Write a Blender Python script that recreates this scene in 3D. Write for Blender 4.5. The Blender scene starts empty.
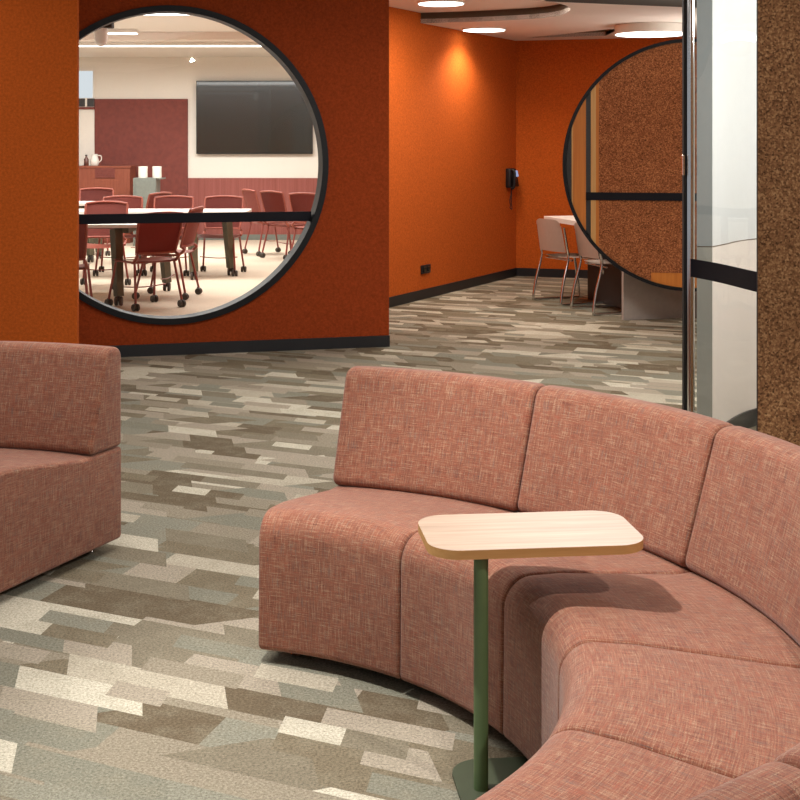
import bpy, bmesh, math, random
from math import sin, cos, pi, radians as R
from mathutils import Vector, Matrix
random.seed(7)
SC = bpy.context.scene
C = SC.collection

# ------------------------------------------------------------------ camera
H, F, CX, HY = 1.55, 1322.0, 374.0, 142.0
cam_d = bpy.data.cameras.new('camera'); cam = bpy.data.objects.new('camera', cam_d); C.objects.link(cam)
cam.location = (0, 0, H); cam.rotation_euler = (pi/2, 0, 0)
cam_d.sensor_width = 36; cam_d.lens = 36*F/800
cam_d.shift_x = (400-CX)/800; cam_d.shift_y = -(400-HY)/800
cam_d.clip_start = .05; cam_d.clip_end = 100
SC.camera = cam
SC.view_settings.view_transform = 'Standard'; SC.view_settings.look = 'None'
SC.view_settings.exposure = 0.0; SC.view_settings.gamma = 1
SC.cycles.use_denoising = True
SC.cycles.max_bounces = 8; SC.cycles.diffuse_bounces = 5; SC.cycles.glossy_bounces = 4
SC.cycles.transparent_max_bounces = 12
SC.cycles.caustics_reflective = False; SC.cycles.caustics_refractive = False
SC.cycles.sample_clamp_indirect = 4

def fl(x, y, z=0.0):
    "floor point (or point at height z) seen at a pixel"
    Y = F*(H-z)/(y-HY); return Vector(((x-CX)*Y/F, Y))
def xat(x, Y): return (x-CX)*Y/F
def zat(y, Y): return H-(y-HY)*Y/F

# ------------------------------------------------------------------ materials
def srgb(r, g, b):
    f = lambda c: (c/255)/12.92 if c <= 10 else (((c/255)+.055)/1.055)**2.4
    return (f(r), f(g), f(b), 1)
class NT:
    def __init__(s, name):
        s.m = bpy.data.materials.new(name); s.m.use_nodes = True
        s.t = s.m.node_tree; s.t.nodes.clear()
        s.out = s.n('ShaderNodeOutputMaterial')
    def n(s, typ, **kw):
        x = s.t.nodes.new(typ)
        for k, v in kw.items(): setattr(x, k, v)
        return x
    def l(s, a, b): s.t.links.new(a, b)
    def inp(s, sock, v):
        if hasattr(v, 'is_output') or isinstance(v, bpy.types.NodeSocket): s.l(v, sock)
        else: sock.default_value = v
    def math(s, op, a, b=0.0, c=None):
        x = s.n('ShaderNodeMath', operation=op)
        s.inp(x.inputs[0], a); s.inp(x.inputs[1], b)
        if c is not None: s.inp(x.inputs[2], c)
        return x.outputs[0]
    def mix(s, f, a, b, mode='MIX'):
        x = s.n('ShaderNodeMix', data_type='RGBA', blend_type=mode)
        s.inp(x.inputs[0], f); s.inp(x.inputs[6], a); s.inp(x.inputs[7], b)
        return x.outputs[2]
    def ramp(s, f, stops, interp='LINEAR'):
        x = s.n('ShaderNodeValToRGB'); x.color_ramp.interpolation = interp
        e = x.color_ramp.elements
        while len(e) < len(stops): e.new(.5)
        for i, (p, c) in enumerate(stops): e[i].position = p; e[i].color = c
        s.inp(x.inputs[0], f); return x.outputs[0]
    def noise(s, vec, scale, detail=2, rough=.5):
        x = s.n('ShaderNodeTexNoise'); s.l(vec, x.inputs['Vector'])
        x.inputs['Scale'].default_value = scale; x.inputs['Detail'].default_value = detail
        x.inputs['Roughness'].default_value = rough
        return x.outputs['Fac']
    def mapv(s, vec, scale=(1,1,1), rot=(0,0,0), loc=(0,0,0)):
        x = s.n('ShaderNodeMapping'); s.l(vec, x.inputs[0])
        x.inputs['Scale'].default_value = scale; x.inputs['Rotation'].default_value = rot
        x.inputs['Location'].default_value = loc
        return x.outputs[0]
    def coord(s, w='Object'): return s.n('ShaderNodeTexCoord').outputs[w]
    def bsdf(s, col, rough=.6, metal=0, spec=.5, bump=None, bstr=.3, bdist=.002, sheen=0, coat=0):
        b = s.n('ShaderNodeBsdfPrincipled')
        s.inp(b.inputs['Base Color'], col); s.inp(b.inputs['Roughness'], rough)
        b.inputs['Metallic'].default_value = metal; b.inputs['Specular IOR Level'].default_value = spec
        b.inputs['Sheen Weight'].default_value = sheen; b.inputs['Coat Weight'].default_value = coat
        if bump is not None:
            k = s.n('ShaderNodeBump'); k.inputs['Strength'].default_value = bstr
            k.inputs['Distance'].default_value = bdist
            s.l(bump, k.inputs['Height']); s.l(k.outputs[0], b.inputs['Normal'])
        s.l(b.outputs[0], s.out.inputs[0]); return b

def plain(name, col, rough=.5, metal=0, spec=.5, var=.06, scale=30, coat=0):
    t = NT(name); c = t.coord()
    n = t.noise(c, scale, 3)
    d = tuple(max(0, x*(1-var*2)) for x in col[:3])+(1,); u = tuple(min(1, x*(1+var)) for x in col[:3])+(1,)
    t.bsdf(t.ramp(n, [(.3, d), (.7, u)]), rough, metal, spec, coat=coat)
    return t.m

def felt(name, col):
    t = NT(name); c = t.coord()
    n1 = t.noise(c, 260, 2, .7); n2 = t.noise(t.mapv(c, (1,1,1)), 55, 3, .6)
    f = t.math('ADD', t.math('MULTIPLY', n1, .55), t.math('MULTIPLY', n2, .45))
    dk = tuple(x*.55 for x in col[:3])+(1,); lt = tuple(min(1, x*1.4) for x in col[:3])+(1,)
    t.bsdf(t.ramp(f, [(.3, dk), (.7, lt)]), 1.0, 0, .1, bump=n1, bstr=.25)
    return t.m

def fabric(name):
    t = NT(name); uv = t.n('ShaderNodeUVMap').outputs[0]
    a = t.noise(t.mapv(uv, (16, 330, 1)), 1, 3, .65)
    b = t.noise(t.mapv(uv, (330, 16, 1), loc=(3, 5, 0)), 1, 3, .65)
    a2 = t.noise(t.mapv(uv, (26, 420, 1), loc=(9, 1, 0)), 1, 1)
    b2 = t.noise(t.mapv(uv, (420, 20, 1), loc=(7, 2, 0)), 1, 1)
    pick = t.noise(t.mapv(uv, (520, 520, 1)), 1, 0)
    low = t.noise(t.mapv(uv, (7, 7, 1)), 1, 2)
    st = [(.34, srgb(90, 52, 40)), (.44, srgb(126, 72, 53)), (.54, srgb(143, 93, 71)), (.66, srgb(168, 140, 114))]
    pk = t.math('MULTIPLY_ADD', t.math('SUBTRACT', pick, .5), 4.0, .5); pk.node.use_clamp = True
    col = t.mix(pk, t.ramp(a, st), t.ramp(b, st))
    gk = t.math('MULTIPLY', t.math('SUBTRACT', b2, .55), 6.0); gk.node.use_clamp = True
    col = t.mix(t.math('MULTIPLY', gk, .65), col, srgb(100, 88, 82))
    rk = t.math('MULTIPLY', t.math('SUBTRACT', a2, .56), 6.0); rk.node.use_clamp = True
    col = t.mix(t.math('MULTIPLY', rk, .5), col, srgb(156, 72, 50))
    col = t.mix(.35, col, t.ramp(low, [(.3, (.72, .72, .74, 1)), (.7, (1, 1, 1, 1))]), 'MULTIPLY')
    t.bsdf(col, .85, 0, .25, bump=t.math('ADD', a, b), bstr=.25, bdist=.0015, sheen=.15)
    return t.m

def carpet(name):
    t = NT(name); c = t.coord()
    v0 = t.mapv(c, (1, 1, 1), (0, 0, R(25)))
    sp = t.n('ShaderNodeSeparateXYZ'); t.l(v0, sp.inputs[0]); u, v = sp.outputs[0], sp.outputs[1]
    def wn(x, y, z):
        cb = t.n('ShaderNodeCombineXYZ'); t.inp(cb.inputs[0], x); t.inp(cb.inputs[1], y); t.inp(cb.inputs[2], z)
        w = t.n('ShaderNodeTexWhiteNoise', noise_dimensions='3D'); t.l(cb.outputs[0], w.inputs['Vector'])
        return w.outputs['Value']
    def layer(w, h, sk, seed):
        row = t.math('FLOOR', t.math('DIVIDE', v, h))
        ro = wn(row, seed, .5); rw = wn(row, seed, 7.5)
        uu = t.math('ADD', t.math('ADD', u, t.math('MULTIPLY', v, sk)), t.math('MULTIPLY', ro, 3.0))
        ww = t.math('MULTIPLY', t.math('ADD', t.math('MULTIPLY', rw, .9), .55), w)
        col = t.math('FLOOR', t.math('DIVIDE', uu, ww))
        return wn(col, row, seed), wn(col, row, seed+40)
    r1, _ = layer(.40, .17, .12, 1.5)
    r2, k2 = layer(.40, .135, .7, 12.5)
    r3, k3 = layer(.42, .20, -1.0, 23.5)
    r4, k4 = layer(.28, .095, .3, 33.5)
    sel = lambda k, th: t.math('GREATER_THAN', k, th)
    def mixf(f, a, b):
        x = t.n('ShaderNodeMix', data_type='FLOAT'); t.inp(x.inputs[0], f); t.inp(x.inputs[2], a); t.inp(x.inputs[3], b); return x.outputs[0]
    r = mixf(sel(k3, .62), r1, r3)
    r = mixf(sel(k2, .55), r, r2)
    r = mixf(sel(k4, .80), r, r4)
    st = [(0, srgb(118, 105, 86)), (.12, srgb(160, 150, 132)), (.24, srgb(150, 148, 133)), (.36, srgb(134, 123, 103)), (.47, srgb(178, 167, 150)),
          (.59, srgb(143, 141, 126)), (.70, srgb(198, 189, 170)), (.80, srgb(140, 131, 113)), (.91, srgb(216, 209, 190))]
    col = t.ramp(r, st, 'CONSTANT')
    # soft second tuft tone drifting across each patch, plus the yarn itself
    drift = t.noise(v0, 9, 3, .6); yarn = t.noise(c, 125, 3, .85); yarn2 = t.noise(t.mapv(v0, (60, 240, 1)), 1, 2, .7)
    col = t.mix(t.ramp(drift, [(.45, (0,0,0,1)), (.75, (.4,.4,.4,1))]), col, srgb(162, 154, 134))
    col = t.mix(.85, col, t.ramp(yarn, [(.34, (.34,.33,.31,1)), (.66, (1.06,1.06,1.05,1))]), 'MULTIPLY')
    col = t.mix(.35, col, t.ramp(yarn2, [(.3, (.7,.7,.68,1)), (.7, (1,1,1,1))]), 'MULTIPLY')
    t.bsdf(col, 1.0, 0, .08, bump=yarn, bstr=.35, bdist=.003)
    return t.m

def cork(name, tint=(1, 1, 1)):
    t = NT(name); c = t.coord()
    vo = t.n('ShaderNodeTexVoronoi'); vo.inputs['Scale'].default_value = 150; t.l(c, vo.inputs[0])
    sep = t.n('ShaderNodeSeparateColor'); t.l(vo.outputs['Color'], sep.inputs[0])
    n = t.noise(c, 90, 4, .75); n2 = t.noise(c, 8, 2)
    f = t.math('ADD', t.math('MULTIPLY', n, .62), t.math('ADD', t.math('MULTIPLY', sep.outputs[0], .26), t.math('MULTIPLY', n2, .12)))
    k = lambda *a: tuple(x*y for x, y in zip(srgb(*a)[:3], tint))+(1,)
    col = t.ramp(f, [(.32, k(84, 54, 32)), (.43, k(134, 92, 58)), (.55, k(164, 116, 76)), (.68, k(206, 160, 112))])
    t.bsdf(col, .85, 0, .2, bump=n, bstr=.3)
    return t.m

def wood(name, a, b, sx=2.0, rough=.45, axis='X'):
    t = NT(name); c = t.coord()
    sc = (sx, 34, 34) if axis == 'X' else (34, 34, sx)
    n = t.noise(t.mapv(c, sc), 1.6, 5, .6); n2 = t.noise(t.mapv(c, tuple(x*4 for x in sc)), 2, 2)
    f = t.math('ADD', t.math('MULTIPLY', n, .75), t.math('MULTIPLY', n2, .25))
    t.bsdf(t.ramp(f, [(.3, a), (.7, b)]), rough, 0, .35)
    return t.m

def glass(name, tint=(1,1,1,1)):
    t = NT(name)
    tr = t.n('ShaderNodeBsdfTransparent'); tr.inputs[0].default_value = tint
    gl = t.n('ShaderNodeBsdfGlossy'); gl.inputs['Roughness'].default_value = .0
    fr = t.n('ShaderNodeFresnel'); fr.inputs[0].default_value = 1.3
    mx = t.n('ShaderNodeMixShader'); t.l(t.math('MULTIPLY', fr.outputs[0], t.math('SUBTRACT', 1.0, t.n('ShaderNodeNewGeometry').outputs['Backfacing'])), mx.inputs[0]); t.l(tr.outputs[0], mx.inputs[1]); t.l(gl.outputs[0], mx.inputs[2])
    t.l(mx.outputs[0], t.out.inputs[0]); return t.m

def emit(name, col, strength):
    t = NT(name); e = t.n('ShaderNodeEmission'); e.inputs[0].default_value = col; e.inputs[1].default_value = strength
    t.l(e.outputs[0], t.out.inputs[0]); return t.m

M = dict(
    orange=felt('orange_felt', srgb(184, 88, 32)), darker=felt('darker_orange_felt', srgb(136, 56, 24)),  # second felt, for the window wall, is a darker version of the orange
    fabric=fabric('woven_fabric'),
    carpet=carpet('patch_carpet'),
    cork=cork('cork', (.68, .68, .70)), corkdark=cork('dark_cork', (.92, .66, .58)),
    beige=plain('beige_carpet', srgb(205, 188, 168), 1, 0, .1, .06, 60),
    black=plain('black_paint', srgb(20, 20, 24), .45),
    blackmetal=plain('black_steel', srgb(13, 13, 16), .5, spec=.25),
    blackgloss=plain('black_gloss', srgb(40, 38, 30), .22, coat=.6),
    band=plain('dark_film', srgb(9, 7, 18), .6, spec=.2),
    white=plain('white_paint', srgb(226, 220, 210), .7, var=.01),
    ceil=plain('ceiling_paint', srgb(226, 214, 202), .85, var=.01),
    fascia=plain('darker_taupe', srgb(112, 96, 78), .8, var=.03),  # recess edges and wall grooves, browner and darker than the ceiling
    raft=plain('dark_raft', srgb(46, 40, 31), .9, var=.05),
    burgundy=plain('burgundy_panel', srgb(116, 55, 45), .8, var=.08, scale=18), dado=wood('ribbed_burgundy', srgb(126, 66, 58), srgb(152, 90, 82), .3, .8, 'Z'),
    redwood=wood('red_timber', srgb(118, 58, 40), srgb(140, 76, 54), 3, .5, 'Z'),
    timber=wood('pale_timber', srgb(190, 140, 80), srgb(214, 170, 104), 1, .5, 'Z'),
    ambertimber=wood('amber_timber', srgb(186, 106, 34), srgb(206, 128, 50), 1, .5, 'Z'),
    oak=wood('pale_oak', srgb(146, 123, 104), srgb(176, 153, 133), 1.5, .4),
    oakedge=wood('oak_edge', srgb(170, 126, 74), srgb(192, 148, 94), 1.5, .5),
    green=plain('green_powder_coat', srgb(84, 106, 68), .45, var=.03),
    greendark=plain('green_base_coat', srgb(64, 72, 52), .5, var=.04),
    chrome=plain('chrome', (.75, .75, .76, 1), .12, 1, var=.01),
    whiteplastic=plain('white_plastic', srgb(198, 180, 168), .5, var=.02),
    greylam=plain('grey_laminate', srgb(178, 166, 158), .4, var=.03),
    darklam=plain('dark_laminate', srgb(46, 40, 38), .5),
    tablewhite=plain('white_tabletop', srgb(240, 234, 226), .35, var=.01),
    chairred=plain('maroon_plastic', srgb(150, 76, 60), .5, var=.05),
    chairmesh=plain('maroon_mesh', srgb(130, 60, 50), .75, var=.08, scale=200),
    chairleg=plain('maroon_steel', srgb(140, 66, 56), .4),
    castor=plain('castor_rubber', srgb(62, 52, 44), .6),
    tableleg=plain('olive_steel', srgb(84, 80, 62), .5),
    greybox=plain('grey_cabinet', srgb(112, 116, 108), .5),
    wallgrey=plain('light_grey_board', srgb(226, 229, 228), .25, var=.01),
    wallbeige=plain('beige_board', srgb(238, 228, 218), .5, var=.01),
    stripgrey=plain('mid_grey_board', srgb(138, 144, 144), .4, var=.01), stripbeige=plain('sage_grey_board', srgb(146, 146, 138), .5, var=.01),
    glass=glass('clear_glass', (.97, .985, .98, 1)),
    lamp=emit('lamp_white', (1, .93, .84, 1), 5),
    tube=emit('tube_white', (1, .97, .93, 1), 5),
    daylight=emit('bright_blind', (.9, .95, 1, 1), .8),
    lcd=emit('phone_screen', (.55, .65, 1, 1), .6),
    rubber=plain('rubber', srgb(30, 29, 28), .7),
    brown=plain('brown_glass', srgb(92, 48, 34), .3),
)

# ------------------------------------------------------------------ mesh helpers
def obj(name, bm, mat, parent=None, smooth=None, fix=True):
    if fix: bmesh.ops.recalc_face_normals(bm, faces=bm.faces)
    me = bpy.data.meshes.new(name); bm.to_mesh(me); bm.free()
    for m in (mat if isinstance(mat, (list, tuple)) else [mat]): me.materials.append(m)
    if smooth is not None:
        for p in me.polygons: p.use_smooth = True
        me.set_sharp_from_angle(angle=R(smooth))
    o = bpy.data.objects.new(name, me); C.objects.link(o)
    if parent is not None: o.parent = parent
    return o
def tag(o, label, cat, group=None):
    o['label'] = label; o['category'] = cat
    if group: o['group'] = group
    return o
def thing(name, label, cat, loc=(0,0,0), rz=0, group=None):
    o = bpy.data.objects.new(name, None); C.objects.link(o); o.empty_display_size = .1
    o.location = loc; o.rotation_euler = (0, 0, rz)
    return tag(o, label, cat, group)
def struct(o, label=None, cat=None):
    o['kind'] = 'structure'
    if label: o['label'] = label; o['category'] = cat
    return o
def copy_tree(o, parent=None):
    c = o.copy(); C.objects.link(c)
    if parent is not None: c.parent = parent
    for ch in list(o.children): copy_tree(ch, c)
    return c
def BM(): return bmesh.new()
def prism(bm, poly, z0, z1, mi=0):
    a = [bm.verts.new((p[0], p[1], z0)) for p in poly]; b = [bm.verts.new((p[0], p[1], z1)) for p in poly]
    n = len(poly); fs = [bm.faces.new(list(reversed(a))), bm.faces.new(b)]
    for i in range(n): fs.append(bm.faces.new((a[i], a[(i+1) % n], b[(i+1) % n], b[i])))
    for f in fs: f.material_index = mi
    return a+b
def box(bm, c, s, rz=0, bev=0, rx=0, ry=0):
    b2 = bmesh.new(); bmesh.ops.create_cube(b2, size=1)
    bmesh.ops.scale(b2, vec=s, verts=b2.verts)
    if bev: bmesh.ops.bevel(b2, geom=b2.edges[:], offset=bev, segments=3, affect='EDGES', profile=.5)
    m = Matrix.Translation(c) @ Matrix.Rotation(rz, 4, 'Z') @ Matrix.Rotation(rx, 4, 'X') @ Matrix.Rotation(ry, 4, 'Y')
    b2.transform(m); join(bm, b2)
def join(bm, b2):
    me = bpy.data.meshes.new('tmp'); b2.to_mesh(me); b2.free(); bm.from_mesh(me); bpy.data.meshes.remove(me)
def tube(bm, pts, r, n=10, cap=True):
    pts = [Vector(p) for p in pts]; rs = r if isinstance(r, (list, tuple)) else [r]*len(pts)
    rings = []; up = None
    for i, p in enumerate(pts):
        d = ((pts[min(i+1, len(pts)-1)]-p).normalized() if i < len(pts)-1 else Vector()) + ((p-pts[max(i-1, 0)]).normalized() if i else Vector())
        d.normalize()
        if up is None: up = Vector((0,0,1)) if abs(d.z) < .9 else Vector((1,0,0))
        x = up.cross(d).normalized(); y = d.cross(x).normalized(); up = y
        rings.append([bm.verts.new(p+(x*cos(2*pi*k/n)+y*sin(2*pi*k/n))*rs[i]) for k in range(n)])
    for a, b in zip(rings, rings[1:]):
        for k in range(n): bm.faces.new((a[k], a[(k+1) % n], b[(k+1) % n], b[k]))
    if cap: bm.faces.new(list(reversed(rings[0]))); bm.faces.new(rings[-1])
def lathe(bm, prof, c=(0,0,0), n=32, mat=None):
    "prof: (r, z) from bottom to top, revolved about z"
    rings = []; m = mat or Matrix.Translation(c)
    for r, z in prof:
        rings.append([bm.verts.new(m @ Vector((r*cos(2*pi*k/n), r*sin(2*pi*k/n), z))) for k in range(n)])
    for a, b in zip(rings, rings[1:]):
        for k in range(n): bm.faces.new((a[k], a[(k+1) % n], b[(k+1) % n], b[k]))
    bm.faces.new(list(reversed(rings[0]))); bm.faces.new(rings[-1])
def smooth_path(pts, sub=6):
    pts = [Vector(p) for p in pts]; out = []
    for i in range(len(pts)-1):
        p0 = pts[max(i-1, 0)]; p1 = pts[i]; p2 = pts[i+1]; p3 = pts[min(i+2, len(pts)-1)]
        for k in range(sub):
            t = k/sub
            out.append(.5*((2*p1)+(p2-p0)*t+(2*p0-5*p1+4*p2-p3)*t*t+(3*p1-p0-3*p2+p3)*t**3))
    return out+[pts[-1]]
def round_poly(pts, rad, seg=6):
    out = []; n = len(pts)
    for i, p in enumerate(pts):
        p = Vector(p); a = Vector(pts[i-1])-p; b = Vector(pts[(i+1) % n])-p; r = rad[i] if isinstance(rad, (list, tuple)) else rad
        if r <= 0: out.append(p); continue
        ang = a.angle(b); d = min(r/math.tan(ang/2), a.length*.49, b.length*.49); r = d*math.tan(ang/2)
        a.normalize(); b.normalize(); ctr = p+(a+b).normalized()*(r/sin(ang/2))
        s = p+a*d-ctr; e = p+b*d-ctr; tot = s.angle(e); sg = 1 if (s.x*e.y-s.y*e.x) > 0 else -1
        for k in range(seg+1):
            th = sg*tot*k/seg; out.append(ctr+Vector((s.x*cos(th)-s.y*sin(th), s.x*sin(th)+s.y*cos(th))))
    return out
def extrude_fill(outer, holes, to3, depth):
    "solid slab in a plane from 2D loops (outer with holes); to3(u, w, d) maps to 3D"
    bm = BM(); loops = []; edges = []
    for lp in [outer]+holes:
        vs = [bm.verts.new(to3(p[0], p[1], 0)) for p in lp]; loops.append(vs)
        edges += [bm.edges.new((vs[i], vs[(i+1) % len(vs)])) for i in range(len(vs))]
    bmesh.ops.triangle_fill(bm, use_beauty=True, use_dissolve=False, edges=edges)
    front = bm.faces[:]
    g = bmesh.ops.duplicate(bm, geom=front+bm.edges[:]+bm.verts[:])
    vm = {k: v for k, v in g['vert_map'].items() if isinstance(k, bmesh.types.BMVert)}
    off = to3(0, 0, depth)-to3(0, 0, 0)
    for vs in loops:
        for i in range(len(vs)):
            a, b = vs[i], vs[(i+1) % len(vs)]
            bm.faces.new((a, b, vm[b], vm[a]))
    done = set()
    for e in g['geom']:
        if isinstance(e, bmesh.types.BMVert): e.co += off
    return bm
def circle2(c, r, n=96, a0=0, a1=2*pi):
    k = n if abs(a1-a0-2*pi) < 1e-6 else n+1
    return [(c[0]+r*cos(a0+(a1-a0)*i/n), c[1]+r*sin(a0+(a1-a0)*i/n)) for i in range(k)]
def wallseg(name, p0, p1, th, z0, z1, mat, label, cat='wall'):
    p0, p1 = Vector(p0), Vector(p1); d = (p1-p0).normalized(); n = Vector((-d.y, d.x))
    bm = BM(); prism(bm, [p0, p1, p1+n*th, p0+n*th], z0, z1)
    return struct(obj(name, bm, mat), label, cat)

# ------------------------------------------------------------------ plan of the place
B0 = Vector((.114, 10.02)); BD = Vector((-.9696, -.2449))          # wall with the round window
C0 = Vector((.16, 12.419)); CD = Vector((.4586, .8886))            # bright orange alcove wall
CORN = Vector((1.643, 15.292)); DD = Vector((.952, -.306))         # alcove end wall
CS = C0-CD*1.1                                                     # where the alcove wall starts behind the window wall
BL = B0+BD*3.0
DE = CORN+DD*3.6
LOW, HIGH, CONF = 2.72, 2.82, 2.89
YB = 20.9

# floor
bm = BM(); prism(bm, [(-6, -3), (5, -3), (5, 16.5), (-6, 16.5)], -.1, 0)
struct(obj('floor', bm, M['carpet']), 'lounge floor of patchwork carpet in grey, brown and cream', 'floor')
Bb = Vector((.2449, -.9696))*-1          # points away from the camera behind the window wall
bm = BM(); prism(bm, [BL+Bb*.13+Vector((-4, -1)), BL+Bb*.13, B0+Bb*.13-BD*-.02, CS+Vector((-.2, .12)), CORN+Vector((-.2, .15)), (1.6, YB), (-7, YB)], .0, .004)
struct(obj('floor_conference', bm, M['beige']), 'pale beige carpet of the meeting room beyond the round window', 'floor')

# window wall with a round opening
RC, RZ, RR = 1.6335, 1.383, 1.16
def onB(u, w, d): return Vector((B0.x+BD.x*u-.2449*d, B0.y+BD.y*u+.9696*d, w))
TB = .12
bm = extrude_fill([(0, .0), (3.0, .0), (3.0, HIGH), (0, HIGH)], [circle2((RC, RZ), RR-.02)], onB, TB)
struct(obj('wall_middle', bm, M['darker']), 'rust orange felt wall with the large round window', 'wall')
bm = BM(); 
ringp = [(RR, -.025), (RR, TB+.02), (RR-.045, TB+.02), (RR-.045, -.025)]
N = 128; rings = []
for i in range(N):
    a = 2*pi*i/N
    rings.append([bm.verts.new(onB(RC+r*cos(a), RZ+r*sin(a), d)) for r, d in ringp])
for i in range(N):
    a, b = rings[i], rings[(i+1) % N]
    for k in range(4): bm.faces.new((a[k], a[(k+1) % 4], b[(k+1) % 4], b[k]))
w1 = struct(obj('window_1', bm, M['blackmetal'], smooth=40), 'round black-framed internal window in the rust orange wall', 'window')
bm = extrude_fill(circle2((RC, RZ), RR-.044, 96), [], lambda u, w, d: onB(u, w, d+.05), .01)
p = obj('pane', bm, M['glass'], w1)
zb0, zb1 = .958, 1.03
x0 = math.sqrt((RR-.046)**2-(RZ-.99)**2)
bm = BM()
box(bm, (0, 0, 0), (1, 1, 1)); 
bm.free(); bm = extrude_fill([(RC-x0, zb0), (RC+x0, zb0), (RC+x0, zb1), (RC-x0, zb1)], [], lambda u, w, d: onB(u, w, d+.044), .005)
obj('film_strip', bm, M['band'], w1)['label'] = 'dark horizontal safety strip on the round pane'
bm = BM(); 
q0 = onB(-.003, 0, -.012); q1 = onB(3.0, 0, -.012); q2 = onB(3.0, 0, .0); q3 = onB(-.003, 0, .0)
prism(bm, [q0.xy, q1.xy, q2.xy, q3.xy], 0, .085)
struct(obj('baseboard_middle', bm, M['black']), 'black baseboard under the wall with the round window', 'baseboard')

# left wall in front of it
YA = 9.0; XA = xat(77, YA)
bm = BM(); prism(bm, [(-6, YA), (XA, YA), (XA, YA+.06), (-6, YA+.06)], 0, HIGH)
struct(obj('wall_left', bm, M['orange']), 'orange felt wall at far left behind the sofa', 'wall')
bm = BM(); prism(bm, [(-6, YA-.012), (XA, YA-.012), (XA, YA), (-6, YA)], 0, .085)
struct(obj('baseboard_left', bm, M['black']), 'black baseboard behind the left sofa', 'baseboard')

# alcove walls
wallseg('wall_alcove', CS, CORN+CD*.02, .12, 0, HIGH+.1, M['orange'], 'bright orange felt alcove wall carrying the phone')
wallseg('wall_back', CORN-DD*.1, DE, .12, 0, HIGH+.1, M['orange'], 'orange felt end wall of the alcove behind the white chairs')
wallseg('wall_return', B0+Vector((-.01, .12)), CS, .02, 0, HIGH, M['orange'], 'hidden return wall joining window wall and alcove')
def base(name, p0, p1, label):
    p0, p1 = Vector(p0), Vector(p1); d = (p1-p0).normalized(); n = Vector((d.y, -d.x))
    bm = BM(); prism(bm, [p0, p1, p1+n*.012, p0+n*.012], 0, .095)
    struct(obj(name, bm, M['black']), label, 'baseboard')
base('baseboard_alcove', CS, CORN, 'black baseboard along the bright orange alcove wall')
base('baseboard_back', CORN, DE, 'black baseboard along the alcove end wall')
bm = BM(); prism(bm, [(4.9, -3), (5.0, -3), (5.0, 16), (4.9, 16)], 0, HIGH)
struct(obj('wall_right', bm, M['white']), 'white wall far to the right, out of view', 'wall')

# ------------------------------------------------------------------ ceilings
rec = smooth_path([(.459, 13.0, 0), (1.05, 12.78, 0), (1.63, 12.37, 0), (1.737, 11.72, 0), (1.55, 11.15, 0), (1.1, 10.7, 0), (.6, 10.4, 0), (.114, 10.12, 0)], 6)
rec = [(p.x, p.y) for p in rec]
outer = [(-6, -3), (5, -3), tuple(DE+DD*.2), tuple(CORN)] + rec + [tuple(BL), (-6, YA+.3)]
wedge = [(fl(525, 38, LOW)), (2.55, 14.55), (2.55, 13.75), fl(612, 29, LOW)]
wedge = [tuple(p) for p in wedge]
to = lambda u, w, d: Vector((u, w, LOW+d))
bm = extrude_fill(outer, [wedge], to, .04)
struct(obj('ceiling', bm, M['ceil']), 'white lounge ceiling with a curved raised recess', 'ceiling')
bm = BM(); prism(bm, [(-6, -3), (5, -3), (5, 16.3), (1.4, 16.3), (CS.x-.3, CS.y), tuple(B0+Vector((-.2, .1))), tuple(BL+Vector((0, .1))), (-6, YA+.3)], HIGH, HIGH+.05)
struct(obj('ceiling_recess', bm, M['ceil']), 'raised ceiling inside the curved recess', 'ceiling')
bm = BM()
for i in range(len(rec)-1):
    a, b = Vector(rec[i]), Vector(rec[i+1]); d = (b-a).normalized(); n = Vector((d.y, -d.x))*-.004
    vs = [bm.verts.new((p.x, p.y, z)) for p, z in ((a, LOW-.002), (b, LOW-.002), (b, HIGH), (a, HIGH))]
    bm.faces.new(vs)
g = bmesh.ops.solidify(bm, geom=bm.faces[:], thickness=.012)
struct(obj('trim_1', bm, M['fascia']), 'taupe curved edge of the ceiling recess', 'trim')
bm = BM()
for i in range(4):
    a, b = Vector(wedge[i]), Vector(wedge[(i+1) % 4])
    bm.faces.new([bm.verts.new((p.x, p.y, z)) for p, z in ((a, LOW), (b, LOW), (b, HIGH), (a, HIGH))])
struct(obj('trim_2', bm, M['fascia']), 'taupe edge of the narrow ceiling slot', 'trim')
# suspended dark raft
bm = BM()
pa, pb = fl(546, 1.5, 2.6), fl(700, 8.6, 2.6)
prism(bm, round_poly([pa, pb+Vector((.3, .06)), (2.6, 8.6), (.9, 8.4)], .12), 2.6, 2.66)
for x, y in ((1.0, 8.7), (1.0, pa.y-.3), (2.3, 8.9), (2.3, pb.y-.4)): box(bm, (x, y, 2.69), (.012, .012, .06))
tag(obj('ceiling_raft', bm, M['raft'], smooth=30), 'dark brown acoustic raft hung below the ceiling at upper right', 'ceiling raft')

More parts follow.
